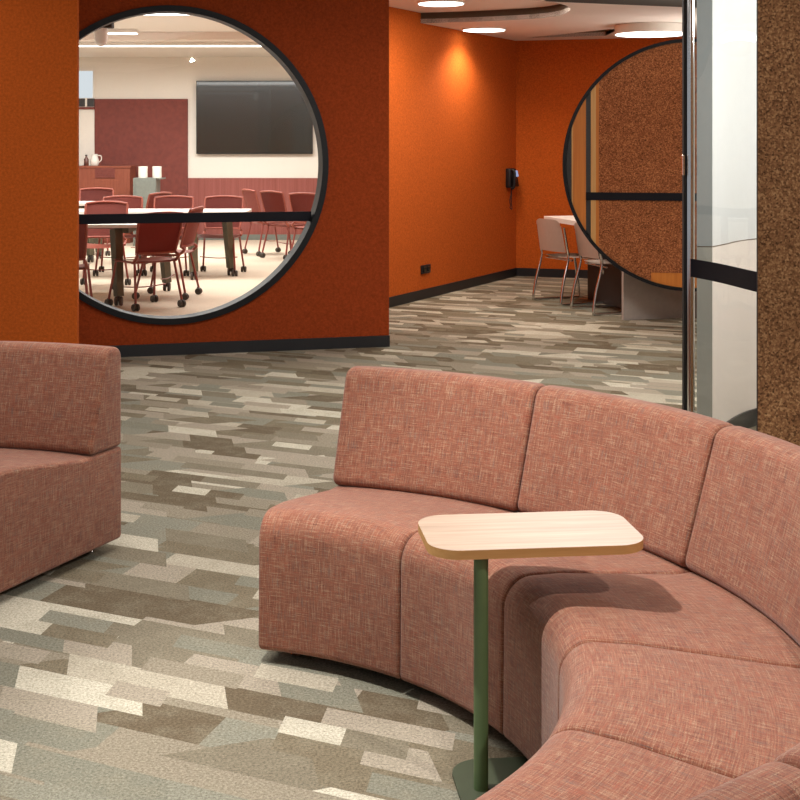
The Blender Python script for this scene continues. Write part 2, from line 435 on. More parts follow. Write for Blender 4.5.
# conference ceiling and walls
bm = BM(); prism(bm, [(-7, 8.0), (-2.6, 9.2), tuple(B0+Vector((-.1, .1))), (CS.x-.1, CS.y), (1.7, 15.5), (1.7, YB+.1), (-7, YB+.1)], CONF, CONF+.05)
struct(obj('ceiling_conference', bm, M['white']), 'white ceiling of the meeting room', 'ceiling')
wallseg('wall_far', (-7, YB), (1.7, YB), .1, 0, CONF, M['white'], 'white far wall of the meeting room')
wallseg('wall_side', (1.75, YB), (1.75, 15.4), .1, 0, CONF, M['white'], 'white side wall of the meeting room, out of view')
wallseg('wall_end', (-7, 8), (-7, YB), .1, 0, CONF, M['white'], 'white end wall of the meeting room, out of view')
def onback(x, y, Y=YB): return xat(x, Y), zat(y, Y)
x0_, z0_ = onback(95, 99); x1_, z1_ = onback(188, 178)
bm = BM(); box(bm, ((x0_+x1_)/2, YB-.02, z0_/2), (x1_-x0_, .04, z0_), bev=.004)
struct(obj('trim_3', bm, M['burgundy']), 'burgundy wall panel left of the television', 'wall panel')
bm = BM(); box(bm, ((x1_+1.6)/2, YB-.015, z1_/2), (1.6-x1_, .03, z1_), bev=.004)
struct(obj('trim_4', bm, M['dado']), 'burgundy dado along the far wall under the television', 'wall panel')
bm = BM(); box(bm, (-.7, YB-.04, .045), (4.5, .02, .09))
struct(obj('baseboard_far', bm, M['greybox']), 'grey baseboard of the meeting room', 'baseboard')
# window on the far wall, seen at the very left
xa, za = onback(50, 68); xb, zb_ = onback(95, 166)
bm = BM()
w2 = struct(obj('window_2', (lambda b: (box(b, ((xa+xb)/2, YB-.01, (za+zb_)/2), (xb-xa, .03, za-zb_)), b)[1])(BM()), M['white']), 'white far window with a dark transom', 'window')
bm = BM(); zt0, zt1 = zat(107, YB), zat(98, YB)
box(bm, ((xa+xb)/2, YB-.035, (za-.05+zt1)/2), (xb-xa-.06, .01, za-.05-zt1)); obj('blind', bm, M['daylight'], w2)
bm = BM(); box(bm, ((xa+xb)/2, YB-.04, (zt0+zt1)/2), (xb-xa, .03, zt1-zt0-.02)); obj('transom', bm, M['darklam'], w2)
bm = BM(); box(bm, ((xa+xb)/2, YB-.042, zt0-.02), (xb-xa, .04, .035)); obj('sill_rail', bm, M['burgundy'], w2)
bm = BM(); box(bm, (xat(87, YB), YB-.062, (zt0+zt1)/2), (.03, .02, zt1-zt0)); obj('mullion', bm, M['white'], w2)

# linear ceiling lights
def linear(y, x0, x1, w, label, th=.05):
    Y = F*(CONF-th-H)/(HY-y); a, b = xat(x0, Y), xat(x1, Y)
    t = thing('linear_light', label, 'ceiling light', ((a+b)/2, Y, CONF), 0, 'linear lights in the meeting room')
    bm = BM(); box(bm, (0, 0, -th/2), (b-a, w, th-.006), bev=.005); obj('housing', bm, M['white'], t)
    bm = BM(); box(bm, (0, 0, -th), (b-a-.03, w-.03, .012)); obj('diffuser', bm, M['tube'], t)
linear(46, 20, 330, .16, 'long bright linear light nearest the far wall of the meeting room')
linear(33.5, 98, 138, .14, 'short linear light beside the hanging white camera dome')
linear(12.5, 105, 260, .5, 'wide linear light at the top of the round window')
bm = BM(); xx0, xx1 = xat(145, YB), xat(330, YB)
box(bm, ((xx0+xx1)/2, YB-.05, zat(56, YB)), (xx1-xx0, .06, .025))
tag(obj('cove_light', bm, M['tube']), 'thin bright cove strip along the top of the far wall', 'cove light')
bm = BM(); box(bm, (-2.3, 16.2, CONF-.05), (7, .25, .1), bev=.01)
struct(obj('trim_5', bm, M['ceil']), 'cream ceiling beam in the meeting room', 'beam')

# television
xl, zt = onback(197, 81); xr, zl = onback(313, 154)
tv = thing('television', 'wide black wall-mounted television seen through the round window', 'television', ((xl+xr)/2, YB-.0, (zt+zl)/2))
bm = BM(); box(bm, (0, -.065, 0), (xr-xl, .06, zt-zl), bev=.006); obj('casing', bm, M['black'], tv, 30)
bm = BM(); box(bm, (0, -.097, .004), (xr-xl-.024, .006, zt-zl-.03)); obj('screen', bm, M['blackgloss'], tv)
bm = BM(); box(bm, (0, -.018, 0), (.6, .034, .4)); obj('wall_bracket', bm, M['black'], tv)

# counter and things on it
Yc = 20.2
cx0, cz = xat(40, Yc), zat(166, Yc); cx1 = xat(130, Yc)
ct = thing('counter_unit', 'red timber counter with a dark vent at the left of the meeting room', 'counter', ((cx0+cx1)/2, Yc+.25, 0))
w = cx1-cx0
bm = BM(); box(bm, (0, 0, (cz-.03)/2), (w, .5, cz-.03), bev=.004); obj('carcass', bm, M['redwood'], ct)
bm = BM(); box(bm, (0, 0, cz-.015), (w+.03, .53, .03), bev=.005); obj('countertop', bm, M['redwood'], ct)
bm = BM(); vx = xat(105, Yc)-(cx0+cx1)/2; vz = zat(173, Yc)
box(bm, (vx, -.255, vz), (.30, .02, .15))
for k in range(5): box(bm, (vx, -.267, vz-.055+k*.0275), (.27, .008, .012))
obj('vent_panel', bm, M['burgundy'], ct)
j = thing('jug', 'white jug on the red timber counter', 'jug', (xat(91, Yc), Yc+.25, cz))
bm = BM(); lathe(bm, [(.05, 0), (.065, .02), (.07, .08), (.05, .14), (.045, .17), (.05, .18)], n=20); obj('body', bm, M['white'], j, 40)
bm = BM(); tube(bm, smooth_path([(.045, 0, .16), (.1, 0, .15), (.105, 0, .09), (.066, 0, .05)]), .008, 8); obj('handle', bm, M['white'], j, 40)
b = thing('bottle', 'small brown bottle beside the white jug on the counter', 'bottle', (xat(83.5, Yc), Yc+.2, cz))
bm = BM(); lathe(bm, [(.035, 0), (.038, .01), (.038, .1), (.016, .13), (.015, .155)], n=18); obj('body', bm, M['brown'], b, 40)
bm = BM(); lathe(bm, [(.018, .155), (.018, .17)], n=14); obj('cap', bm, M['black'], b, 40)
# grey cabinet with two white canisters
Yg = 19.6
gx0, gx1, gz = xat(133, Yg), xat(156, Yg), zat(178, Yg)
gc = thing('pedestal_cabinet', 'narrow grey pedestal cabinet at the end of the red counter', 'cabinet', ((gx0+gx1)/2, Yg+.2, 0))
bm = BM(); box(bm, (0, 0, gz/2), (gx1-gx0, .4, gz), bev=.006); obj('carcass', bm, M['greybox'], gc)
bm = BM(); box(bm, (.01, -.205, gz/2), (gx1-gx0-.05, .01, gz-.06), bev=.003); obj('door', bm, M['greybox'], gc)
bm = BM(); box(bm, ((gx1-gx0)/2+.045, 0, gz-.01), (.09, .3, .02)); obj('side_shelf', bm, M['greybox'], gc)
for x, lab in ((143, 'white canister on the grey pedestal cabinet, the left one of the pair'), (157, 'white canister on the grey pedestal cabinet, the right one of the pair')):
    c = thing('canister', lab, 'canister', (xat(x, Yg+.1), Yg+.1, gz), 0, 'white canisters')
    r = 4.6/F*Yg; hh = 11.5/F*Yg
    bm = BM(); lathe(bm, [(r*.96, 0), (r, .01), (r, hh-.02)], n=24); obj('body', bm, M['white'], c, 40)
    bm = BM(); lathe(bm, [(r*1.02, hh-.02), (r*1.02, hh-.004), (r*.9, hh)], n=24); obj('lid', bm, M['white'], c, 40)
# hanging camera dome
Yd = 12.6
dc = thing('ceiling_camera', 'white dome camera hanging under the meeting room ceiling', 'camera', (xat(101, Yd), Yd, zat(25, Yd)))
bm = BM(); box(bm, (.03, 0, .0), (.17, .12, .06), bev=.008); obj('bracket', bm, M['raft'], dc)
bm = BM(); lathe(bm, [(.005, -.205), (.035, -.198), (.055, -.17), (.064, -.12), (.066, -.06), (.06, -.03)], n=24); obj('dome', bm, M['white'], dc, 50)
bm = BM(); tube(bm, [(.03, 0, .03), (.03, 0, CONF-zat(25, Yd))], .018); obj('drop_pole', bm, M['white'], dc, 40)

# ------------------------------------------------------------------ castor chairs and tables
def castor_bm(x, y):
    bm = BM()
    for s in (-1, 1):
        lathe(bm, [(.012, -.012), (.03, -.012), (.034, -.006), (.034, .006), (.03, .012), (.012, .012)], n=16,
              mat=Matrix.Translation((x+s*.018, y, .034)) @ Matrix.Rotation(pi/2, 4, 'Y'))
    tube(bm, [(x, y, .034), (x, y+.012, .075)], .010, 8)
    return bm
def make_chair(label):
    t = thing('castor_chair', label, 'chair', (0,0,0), 0, 'maroon chairs on castors in the meeting room')
    # faces local +y ; backrest at -y
    bm = BM()
    nx, ny = 8, 8; gridv = []
    for i in range(nx+1):
        row = []
        for k in range(ny+1):
            u = -1+2*i/nx; v = -1+2*k/ny
            x = u*(.235-.02*max(0, -v)); y = v*.22
            z = .455-.012*(1-u*u)-.03*max(0, v-.55)**1.2
            row.append(bm.verts.new((x, y, z)))
        gridv.append(row)
    for i in range(nx):
        for k in range(ny): bm.faces.new((gridv[i][k], gridv[i+1][k], gridv[i+1][k+1], gridv[i][k+1]))
    bmesh.ops.solidify(bm, geom=bm.faces[:], thickness=.022)
    obj('seat', bm, M['chairred'], t, 60)
    def backp(u, v):       # v 0 bottom .. 1 top
        wd = .205+.025*sin(v*pi*.6)
        return Vector((u*wd, -.225-.10*v+.045*(1-u*u)*-1+.03, .52+.37*v-.018*(u*u)*v))
    bm = BM(); nx, ny = 10, 10
    g = [[bm.verts.new(backp(-1+2*i/nx, k/ny)) for k in range(ny+1)] for i in range(nx+1)]
    for i in range(nx):
        for k in range(ny): bm.faces.new((g[i][k], g[i+1][k], g[i+1][k+1], g[i][k+1]))
    bmesh.ops.solidify(bm, geom=bm.faces[:], thickness=.012)
    bk = obj('backrest', bm, M['chairmesh'], t, 60)
    bm = BM(); tube(bm, [backp(-1+2*i/12, 1)+Vector((0, 0, .006)) for i in range(13)], .013, 8)
    for s in (-1, 1):
        tube(bm, [backp(s, k/6) for k in range(7)], .013, 8)
        tube(bm, smooth_path([backp(s, 0), (s*.222, -.235, .49), (s*.225, -.18, .44)], 4), .015, 8)
    tube(bm, [backp(-1+2*i/12, 0) for i in range(13)], .012, 8)
    obj('back_frame', bm, M['chairred'], t, 60)
    bm = BM()
    for s in (-1, 1): tube(bm, [(s*.21, -.19, .435), (s*.21, .19, .435)], .012, 8)
    tube(bm, [(-.21, -.12, .43), (.21, -.12, .43)], .012, 8)
    obj('under_frame', bm, M['chairleg'], t, 60)
    bm = BM(); tube(bm, smooth_path([(-.225, .0, .2), (0, .0, .185), (.225, .0, .2)], 4), .006, 6)
    obj('leg_brace', bm, M['chairleg'], t, 60)
    for sx in (-1, 1):
        for sy in (-1, 1):
            fx, fy = sx*.245, sy*.25
            bm = BM(); tube(bm, smooth_path([(sx*.21, sy*.17, .44), (sx*.222, sy*.2, .3), (fx, fy, .07)], 5), .012, 8)
            lg = obj('leg', bm, M['chairleg'], t, 60)
            obj('castor', castor_bm(fx, fy), M['castor'], lg, 40)
    return t
CH = None
def chair(x, y, ang, label):
    global CH
    if CH is None: CH = make_chair(label); o = CH
    else: o = copy_tree(CH); o['label'] = label
    o.location = (x, y, .004); o.rotation_euler = (0, 0, R(ang)); return o
chair(-2.15, 12.42, 40, 'maroon castor chair at the near right corner of the front white table')
chair(-2.06, 13.2, 82, 'maroon castor chair seen side-on just behind the near right corner chair')
chair(-2.77, 11.75, 8, 'maroon castor chair cut off by the left edge of the round window')
chair(-2.92, 14.05, 176, 'maroon castor chair behind the front white table, its back just above the strip')
chair(-2.98, 15.5, 184, 'maroon castor chair behind the second white table, left of three facing us')
chair(-2.40, 15.5, 178, 'maroon castor chair behind the second white table, middle of three facing us')
chair(-1.82, 15.5, 174, 'maroon castor chair behind the right end of the second white table, facing us')
chair(-3.0, 17.1, 62, 'maroon castor chair turned sideways in front of the grey pedestal cabinet')
chair(-3.87, 18.2, 182, 'maroon castor chair behind the furthest white table near the red counter')
chair(-1.45, 18.2, -62, 'leftmost of the three maroon castor chairs lined up below the television')
chair(-1.14, 17.65, -46, 'middle of the three maroon castor chairs lined up below the television')
chair(-.74, 17.05, -28, 'rightmost of the three maroon castor chairs lined up below the television')

def table(x0, x1, y0, y1, h, label, lx=(.12, .12)):
    t = thing('castor_table', label, 'table', ((x0+x1)/2, (y0+y1)/2, .004), 0, 'white castor tables in the meeting room')
    w, d = x1-x0, y1-y0
    bm = BM(); prism(bm, round_poly([(-w/2, -d/2), (w/2, -d/2), (w/2, d/2), (-w/2, d/2)], .05), h-.03, h)
    obj('tabletop', bm, M['tablewhite'], t, 30)
    bm = BM(); box(bm, (0, 0, h-.055), (w-.5, .05, .05)); box(bm, (-w/2+.3, 0, h-.06), (.06, d-.2, .05)); box(bm, (w/2-.3, 0, h-.06), (.06, d-.2, .05))
    obj('under_frame', bm, M['tableleg'], t)
    for sx in (-1, 1):
        for sy in (-1, 1):
            tx, ty = sx*(w/2-max(.05, lx[0 if sy < 0 else 1]+.04)), sy*(d/2-.16); fx, fy = sx*(w/2-lx[0 if sy < 0 else 1]), sy*(d/2-.08)
            bm = BM(); a, bb = Vector((tx, ty, h-.05)), Vector((fx, fy, .09))
            for q in (0,): 
                tube(bm, [a, bb], [.062, .05], 4)
            lg = obj('leg', bm, M['tableleg'], t)
            bm = BM()
            for s in (-1, 1):
                lathe(bm, [(.015, -.014), (.04, -.014), (.045, -.006), (.045, .006), (.04, .014), (.015, .014)], n=16,
                      mat=Matrix.Translation((fx+s*.022, fy, .045)) @ Matrix.Rotation(pi/2, 4, 'Y'))
            tube(bm, [(fx, fy, .045), (fx, fy, .1)], .014, 8)
            obj('castor', bm, M['castor'], lg, 40)
table(-4.1, -2.05, 12.4, 13.8, .77, 'white castor table nearest the round window', (.36, .1))
table(-4.2, -1.42, 14.75, 15.4, .77, 'second white castor table running across behind the first', (.6, .24))
table(-5.2, -3.52, 16.9, 17.6, .76, 'furthest white castor table in front of the red counter')
table(-.72, .9, 18.1, 18.8, .76, 'white castor table at right below the television, behind three chairs')

# ------------------------------------------------------------------ curved sofas
def section(prof, a0, a1, n, rr, rm, crown=0.0):
    "an upholstered block swept about the z axis; prof is a closed (r, z) loop"
    P = [Vector(p) for p in prof]; m = len(P); nor = []
    area = sum(P[i].x*P[(i+1) % m].y-P[(i+1) % m].x*P[i].y for i in range(m)); sg = 1 if area > 0 else -1
    for i in range(m):
        d = (P[(i+1) % m]-P[i-1]).normalized(); nor.append(Vector((d.y, -d.x))*sg)
    cum = [0.0]
    for i in range(m): cum.append(cum[-1]+(P[(i+1) % m]-P[i]).length)
    st = []; K = 5
    for k in range(K+1):
        th = k/K*pi/2; st.append((a0+rr*(1-cos(th))/rm, rr*(1-sin(th))))
    b0, b1 = a0+rr/rm, a1-rr/rm
    st += [(b0+(b1-b0)*k/n, 0.0) for k in range(1, n)]
    for k in range(K, -1, -1):
        th = k/K*pi/2; st.append((a1-rr*(1-cos(th))/rm, rr*(1-sin(th))))
    bm = BM(); uvl = bm.loops.layers.uv.new('UVMap'); rings = []
    for a, d in st:
        t = (a-a0)/(a1-a0); c = crown*max(0, sin(pi*t))**.5
        row = []
        for p, q in zip(P, nor):
            r, z = p.x-q.x*d, p.y-q.y*d
            if q.y > .2: z += c*q.y
            row.append(bm.verts.new((r*cos(a), r*sin(a), z)))
        rings.append((row, a))
    for (ra, aa), (rb, ab) in zip(rings, rings[1:]):
        for i in range(m):
            k = (i+1) % m
            f = bm.faces.new((ra[i], ra[k], rb[k], rb[i]))
            for lp, uv in zip(f.loops, ((aa*rm, cum[i]), (aa*rm, cum[i+1]), (ab*rm, cum[i+1]), (ab*rm, cum[i]))): lp[uvl].uv = uv
    for (row, a), rev in ((rings[0], False), (rings[-1], True)):
        f = bm.faces.new(list(reversed(row)) if not rev else row)
        for lp in f.loops:
            v = lp.vert.co; lp[uvl].uv = (math.hypot(v.x, v.y)+a*3.7, v.z+.35)
    return bm
RI, RJ, RO = 1.012, 1.560, 1.772
seat_prof = round_poly([(RI, .04), (RO, .04), (RO, .388), (RJ-.02, .388), (RI+.17, .438), (RI+.004, .447)], [.02, .02, .012, .2, .25, .075], 7)
seat_prof = [p for p in seat_prof]
def densify(P, step):
    out = []
    for i in range(len(P)):
        a, b = Vector(P[i]), Vector(P[(i+1) % len(P)]); k = max(1, int((b-a).length/step))
        out += [a+(b-a)*j/k for j in range(k)]
    return out
seat_prof = densify(seat_prof, .09)
back_prof = densify(round_poly([(RJ, .392), (RO, .392), (RO, .772), (RI+.663, .772)], [.028, .02, .038, .045], 6), .09)
def sofa(name, label, O, a_start, steps, bounds=None, slant=False):
    t = thing(name, label, 'sofa', (O[0], O[1], 0), 0, 'curved sofas in pink-red woven fabric')
    bounds = bounds or [a_start+24.4*k*(1 if steps > 0 else -1) for k in range(abs(steps)+1)]
    for i, (a, b) in enumerate(zip(bounds, bounds[1:])):
        lo, hi = R(min(a, b)), R(max(a, b))
        bs = section(seat_prof, lo+.0012, hi-.0012, 14, .014, 1.3, .008)
        bb = section(back_prof, lo+.0012, hi-.0012, 14, .018, 1.6, .004)
        if slant and i == 0:            # the free end is cut parallel to the armless side, not radially
            for v in list(bs.verts)+list(bb.verts):
                r = math.hypot(v.co.x, v.co.y); a_ = math.atan2(v.co.y, v.co.x); e = R(75.3-4.2*(r-RI))
                a_ = lo+(a_-lo)*(e-lo)/(hi-lo); v.co.x, v.co.y = r*cos(a_), r*sin(a_)
        obj('seat', bs, M['fabric'], t, 50); obj('backrest', bb, M['fabric'], t, 50)
        for q in (.12, .88):
            for r in (RI+.10, RO-.10):
                aa = lo+(hi-lo)*q; bm = BM()
                lathe(bm, [(.016, 0), (.018, .006), (.012, .01), (.012, .042)], (r*cos(aa), r*sin(aa), 0), 14)
                obj('foot', bm, M['chrome'], t, 40)
    return t
sofa('curved_sofa', 'large curved sofa of pink-red woven fabric wrapping around the side table', (-.605, 2.944), 0, 0,
     [73.5, 48.3, 23.6, -.6, -24.5, -48.5, -72.5], True)
sofa('curved_sofa', 'curved pink-red sofa cut off at the left edge, in front of the orange wall', (-1.70, 3.433), 65.2, 4)

# ------------------------------------------------------------------ side table
st = thing('side_table', 'C-shaped side table with pale oak top and green stem, reaching over the sofa seat', 'side table', (.255, 3.152, 0), R(6))
bm = BM(); L, W, zt = .53, .30, .59
ox, oy = .383-.255, 3.275-3.152
c, s = cos(-R(6)), sin(-R(6)); ox, oy = ox*c-oy*s, ox*s+oy*c
pl = round_poly([(ox-L/2, oy-W/2), (ox+L/2, oy-W/2), (ox+L/2, oy+W/2), (ox-L/2, oy+W/2)], .075, 10)
prism(bm, pl, zt-.022, zt)
top = obj('tabletop', bm, [M['oak'], M['oakedge']], st, 30)
for p in top.data.polygons:
    if abs(p.normal.z) < .5: p.material_index = 1
bm = BM(); tube(bm, [(0, 0, .008), (0, 0, zt-.022)], .0175, 24); obj('stem', bm, M['green'], st, 40)
bm = BM(); prism(bm, round_poly([(-.056, -.19), (.31, -.19), (.31, .15), (-.056, .15)], .075, 10), .0, .009)
obj('base_plate', bm, M['greendark'], st, 30)
bm = BM(); box(bm, (ox*.45, oy*.5, zt-.026), (.16, .12, .006), bev=.002); obj('mounting_plate', bm, M['green'], st)

# ------------------------------------------------------------------ cork column, curved glass, chrome post, white curved wall
Yk = 4.9; xk = xat(757.3, Yk)
bm = BM(); prism(bm, [(xk, Yk), (3.2, Yk), (3.2, Yk+.2), (xk+.085, Yk+.2)], 0, LOW)
struct(obj('wall_column', bm, M['cork']), 'cork-faced wall at the right edge behind the sofa', 'wall')
bm = BM(); prism(bm, [(xk-.003, Yk-.001), (xk, Yk-.004), (xk+.002, Yk+.006), (xk, Yk+.006)], 0, LOW)
struct(obj('trim_6', bm, M['darklam']), 'thin dark edge trim on the cork wall', 'trim')
gpts = smooth_path([(xat(691.5, 5.86), 5.86, 0), (1.475, 5.6, 0), (xat(757, 5.27), 5.27, 0), (1.56, 5.11, 0)], 8)
def sheet(pts, th, z0, z1, off=0):
    bm = BM(); n = len(pts); A = []; Bp = []
    for i in range(n):
        d = (pts[min(i+1, n-1)]-pts[max(i-1, 0)]).normalized(); nn = Vector((d.y, -d.x, 0))
        A.append(pts[i]+nn*off); Bp.append(pts[i]+nn*(off+th))
    for i in range(n-1):
        v = [bm.verts.new((p.x, p.y, z)) for p, z in ((A[i], z0), (A[i+1], z0), (A[i+1], z1), (A[i], z1), (Bp[i], z0), (Bp[i+1], z0), (Bp[i+1], z1), (Bp[i], z1))]
        for q in ((0, 1, 2, 3), (7, 6, 5, 4), (0, 4, 5, 1), (3, 2, 6, 7)): bm.faces.new([v[k] for k in q])
        if i == 0: bm.faces.new((v[0], v[3], v[7], v[4]))
        if i == n-2: bm.faces.new((v[1], v[5], v[6], v[2]))
    bmesh.ops.remove_doubles(bm, verts=bm.verts, dist=1e-5)
    return bm
w3 = struct(obj('window_3', sheet(gpts, .010, .02, LOW), M['glass'], smooth=30), 'curved clear glass screen between chrome post and cork wall', 'glass screen')
obj('film_strip', sheet(gpts, .003, .955, 1.035, .011), M['band'], w3, 30)['label'] = 'dark safety strip around the curved glass'
g0 = gpts[0]
po = thing('chrome_post', 'tall chrome post at the left edge of the curved glass', 'post', (g0.x-.006, g0.y, 0))
bm = BM(); tube(bm, [(0, 0, 0), (0, 0, LOW)], .020, 28); obj('tube', bm, M['chrome'], po, 40)
bm = BM(); box(bm, (-.026, .004, LOW/2), (.010, .03, LOW)); obj('gasket', bm, M['rubber'], po)
bm = BM(); lathe(bm, [(.045, 0), (.045, .006), (.028, .012)], n=28); obj('floor_flange', bm, M['chrome'], po, 40)
bm = BM(); box(bm, (-.034, -.014, zat(165, 5.86)), (.010, .02, .09), bev=.002); obj('latch', bm, M['chrome'], po)
# curved white wall
wc = [(1.715, 6.70), (1.775, 6.79), (1.841, 6.895), (1.90, 7.0), (1.966, 7.1), (2.03, 7.18), (2.10, 7.25), (2.2, 7.32), (2.4, 7.39), (2.7, 7.42), (3.4, 7.42)]
bk = [(3.4, 7.56), (1.93, 7.56)]
zs = 1.02
bm = BM(); prism(bm, wc+bk, 0, zs-.004, 0); prism(bm, [(x+.004, y+.006) for x, y in wc]+[(3.4, 7.55), (1.94, 7.55)], zs-.004, zs+.002, 1); prism(bm, wc+bk, zs+.002, LOW, 2)
struct(obj('wall_curved', bm, [M['wallbeige'], M['fascia'], M['wallgrey']], smooth=25), 'curved white wall behind the glass screen', 'wall')
bm = BM(); gp = [(1.637, 6.705), (1.714, 6.698), (1.925, 7.555), (1.848, 7.555)]
prism(bm, gp, 0, zs-.004, 0); prism(bm, [(x+.003, y+.004) for x, y in gp], zs-.004, zs+.002, 1); prism(bm, gp, zs+.002, LOW, 2)
struct(obj('trim_7', bm, [M['stripbeige'], M['fascia'], M['stripgrey']]), 'grey end pilaster of the curved white wall', 'pilaster')
pts = [Vector((x, y, 0)) for x, y in wc]
struct(obj('baseboard_curved', sheet(pts, .012, 0, .092), M['black'], smooth=25), 'black baseboard of the curved white wall', 'baseboard')

# ------------------------------------------------------------------ round-ended screen, booth table, white chairs
YS = 11.0; SR = 126.5/F*YS
sx, sz = xat(690, YS), zat(165, YS)
scr = thing('round_screen', 'round-ended cork screen with a thick black rim, right of the white chairs', 'screen', (sx, YS, 0), -R(12))
XE = .10           # straight right edge (local x)
def sdisc(r, y0, y1, x1=XE, xmin=None, bm=None):
    "slice of the disc between local x = xmin and x1, as a slab"
    bm = bm or BM(); x0 = -r if xmin is None else xmin
    up = []; dn = []; n = 48
    for i in range(n+1):
        x = x0+(x1-x0)*(1-cos(pi*i/n/2)) if xmin is None else x0+(x1-x0)*i/n
        hh = math.sqrt(max(0, r*r-x*x)); up.append((x, sz+hh)); dn.append((x, sz-hh))
    loop = (up+dn[::-1][:-1]) if xmin is None else up+dn[::-1]
    a = [bm.verts.new((x, y0, z)) for x, z in loop]; b = [bm.verts.new((x, y1, z)) for x, z in loop]
    k = len(loop); bm.faces.new(a); bm.faces.new(b[::-1])
    for i in range(k): bm.faces.new((a[i], a[(i+1) % k], b[(i+1) % k], b[i]))
    return bm
obj('core', sdisc(SR-.03, .03, .13), M['darklam'], scr, 30)
# rim: band following the edge
bm = BM(); n = 80; a0 = math.acos(XE/SR); rows = []
for i in range(n+1):
    a = a0+(2*pi-2*a0)*i/n
    rows.append([bm.verts.new((r*cos(a), y, sz+r*sin(a))) for r, y in ((SR-.028, -.01), (SR, -.01), (SR, .16), (SR-.028, .16))])
for a, b in zip(rows, rows[1:]):
    for k in range(4): bm.faces.new((a[k], a[(k+1) % 4], b[(k+1) % 4], b[k]))
bm.faces.new(rows[0]); bm.faces.new(rows[-1][::-1])
obj('rim', bm, M['blackmetal'], scr, 30)
px = lambda x: (xat(x, YS)-sx)*1.0
r_ = SR-.029
obj('cork_panel', sdisc(r_, .015, .03, XE, px(600)), M['corkdark'], scr)
obj('timber_batten', sdisc(r_, .005, .03, px(597), px(592)), M['timber'], scr)
obj('amber_strip', sdisc(r_, .010, .03, px(587), px(574)), M['ambertimber'], scr)
obj('amber_strip', sdisc(r_, .010, .03, px(600), px(597)), M['ambertimber'], scr)
obj('timber_batten', sdisc(r_, .006, .03, px(574), px(572.6)), M['timber'], scr)
zb = zat(273.5, YS)
bm = BM(); lo = []; xs = px(652)
for i in range(25):
    x = xs+(XE-xs)*i/24; lo.append((x, sz-math.sqrt(r_*r_-x*x)))
lp = [(x, z) for x, z in lo if z < zb]; lp = lp+[(XE, zb), (lp[0][0], zb)]
a = [bm.verts.new((x, .008, z)) for x, z in lp]; b = [bm.verts.new((x, .016, z)) for x, z in lp]
bm.faces.new(a); bm.faces.new(b[::-1])
for i in range(len(lp)): bm.faces.new((a[i], a[(i+1) % len(lp)], b[(i+1) % len(lp)], b[i]))
obj('bottom_rail', bm, M['ambertimber'], scr)
bm = BM(); xl = px(587); box(bm, ((xl+XE)/2, .004, zat(197, YS)), (XE-xl, .006, .066)); obj('film_strip', bm, M['band'], scr)
bm = BM(); prism(bm, [(sx+.13, YS-.02), (4.3, YS-.3), (4.3, YS-.1), (sx+.17, YS+.13)], 0, LOW)
struct(obj('wall_partition', bm, M['cork']), 'cork partition carrying the round-ended screen', 'wall')

# booth table
Pn = Vector((2.171, 11.50)); wv = Vector((.962, .272)); lv = Vector((-.235, .972))
tt = thing('booth_table', 'long white-topped table with a grey end panel behind the round-ended screen', 'table', (Pn.x, Pn.y, 0), 0)
def TP(w, l): v = wv*w+lv*l; return (v.x, v.y)
bm = BM(); prism(bm, round_poly([TP(0, .0), TP(.8, 0), TP(.8, 1.95), TP(0, 1.95)], .03), .755, .80); obj('tabletop', bm, M['tablewhite'], tt, 30)
bm = BM(); prism(bm, [TP(0.0, 0), TP(.8, 0), TP(.8, .04), TP(0.0, .04)], 0, .755); obj('end_panel', bm, M['greylam'], tt)
bm = BM(); prism(bm, [TP(.3, .3), TP(.5, .3), TP(.5, 1.5), TP(.3, 1.5)], 0, .755); obj('pedestal', bm, M['darklam'], tt)
# white sled chairs
def make_sled(label):
    t = thing('sled_chair', label, 'chair', (0,0,0), 0, 'white chairs at the booth table')
    # faces local +x, width along y
    def sheetg(f, nx, ny, th):
        bm = BM(); g = [[bm.verts.new(f(-1+2*i/nx, k/ny)) for k in range(ny+1)] for i in range(nx+1)]
        for i in range(nx):
            for k in range(ny): bm.faces.new((g[i][k], g[i+1][k], g[i+1][k+1], g[i][k+1]))
        bmesh.ops.solidify(bm, geom=bm.faces[:], thickness=th); return bm
    def bf(u, v):
        wd = .235-.015*v-.05*max(0, v-.82)**1.5*6*.2
        rz = .0 if v < .85 else -.03*(u**6)
        return Vector((-.02-.055*v-.02*(1-u*u), u*wd, .50+.31*v+rz))
    obj('backrest', sheetg(bf, 12, 10, .016), M['whiteplastic'], t, 60)
    def sf(u, v):
        return Vector((.02+.42*v, u*(.22+.012*sin(pi*v)), .452-.012*(1-u*u)-.035*max(0, v-.8)*5*.4))
    obj('seat', sheetg(sf, 12, 10, .02), M['whiteplastic'], t, 60)
    for s in (-1, 1):
        y = s*.245
        bm = BM()
        tube(bm, smooth_path([(-.045, y*.98, .74), (-.015, y, .56), (.0, y, .44), (-.055, y*1.02, .22), (-.085, y*1.04, .03), (-.06, y*1.04, .012), (.1, y*1.04, .012), (.40, y*1.04, .012), (.44, y*1.04, .03), (.41, y*1.02, .25), (.36, y*.9, .43)], 5), .013, 10)
        obj('leg_frame', bm, M['chrome'], t, 60)
    bm = BM(); tube(bm, [(.05, -.24, .425), (.05, .24, .425)], .010, 8); tube(bm, [(.35, -.22, .42), (.35, .22, .42)], .010, 8)
    obj('cross_bar', bm, M['chrome'], t, 60)
    return t
s1 = make_sled('white plastic chair with chrome legs at the booth table, fully in view')
s1.location = (1.74, 12.74, 0); s1.rotation_euler = (0, 0, math.atan2(.40, .916))
s2 = copy_tree(s1); s2['label'] = 'white plastic chair with chrome legs nearer the grey panel, partly hidden by the round-ended screen'
s2.location = (1.98, 12.07, 0); s2.rotation_euler = (0, 0, math.atan2(.24, .97))

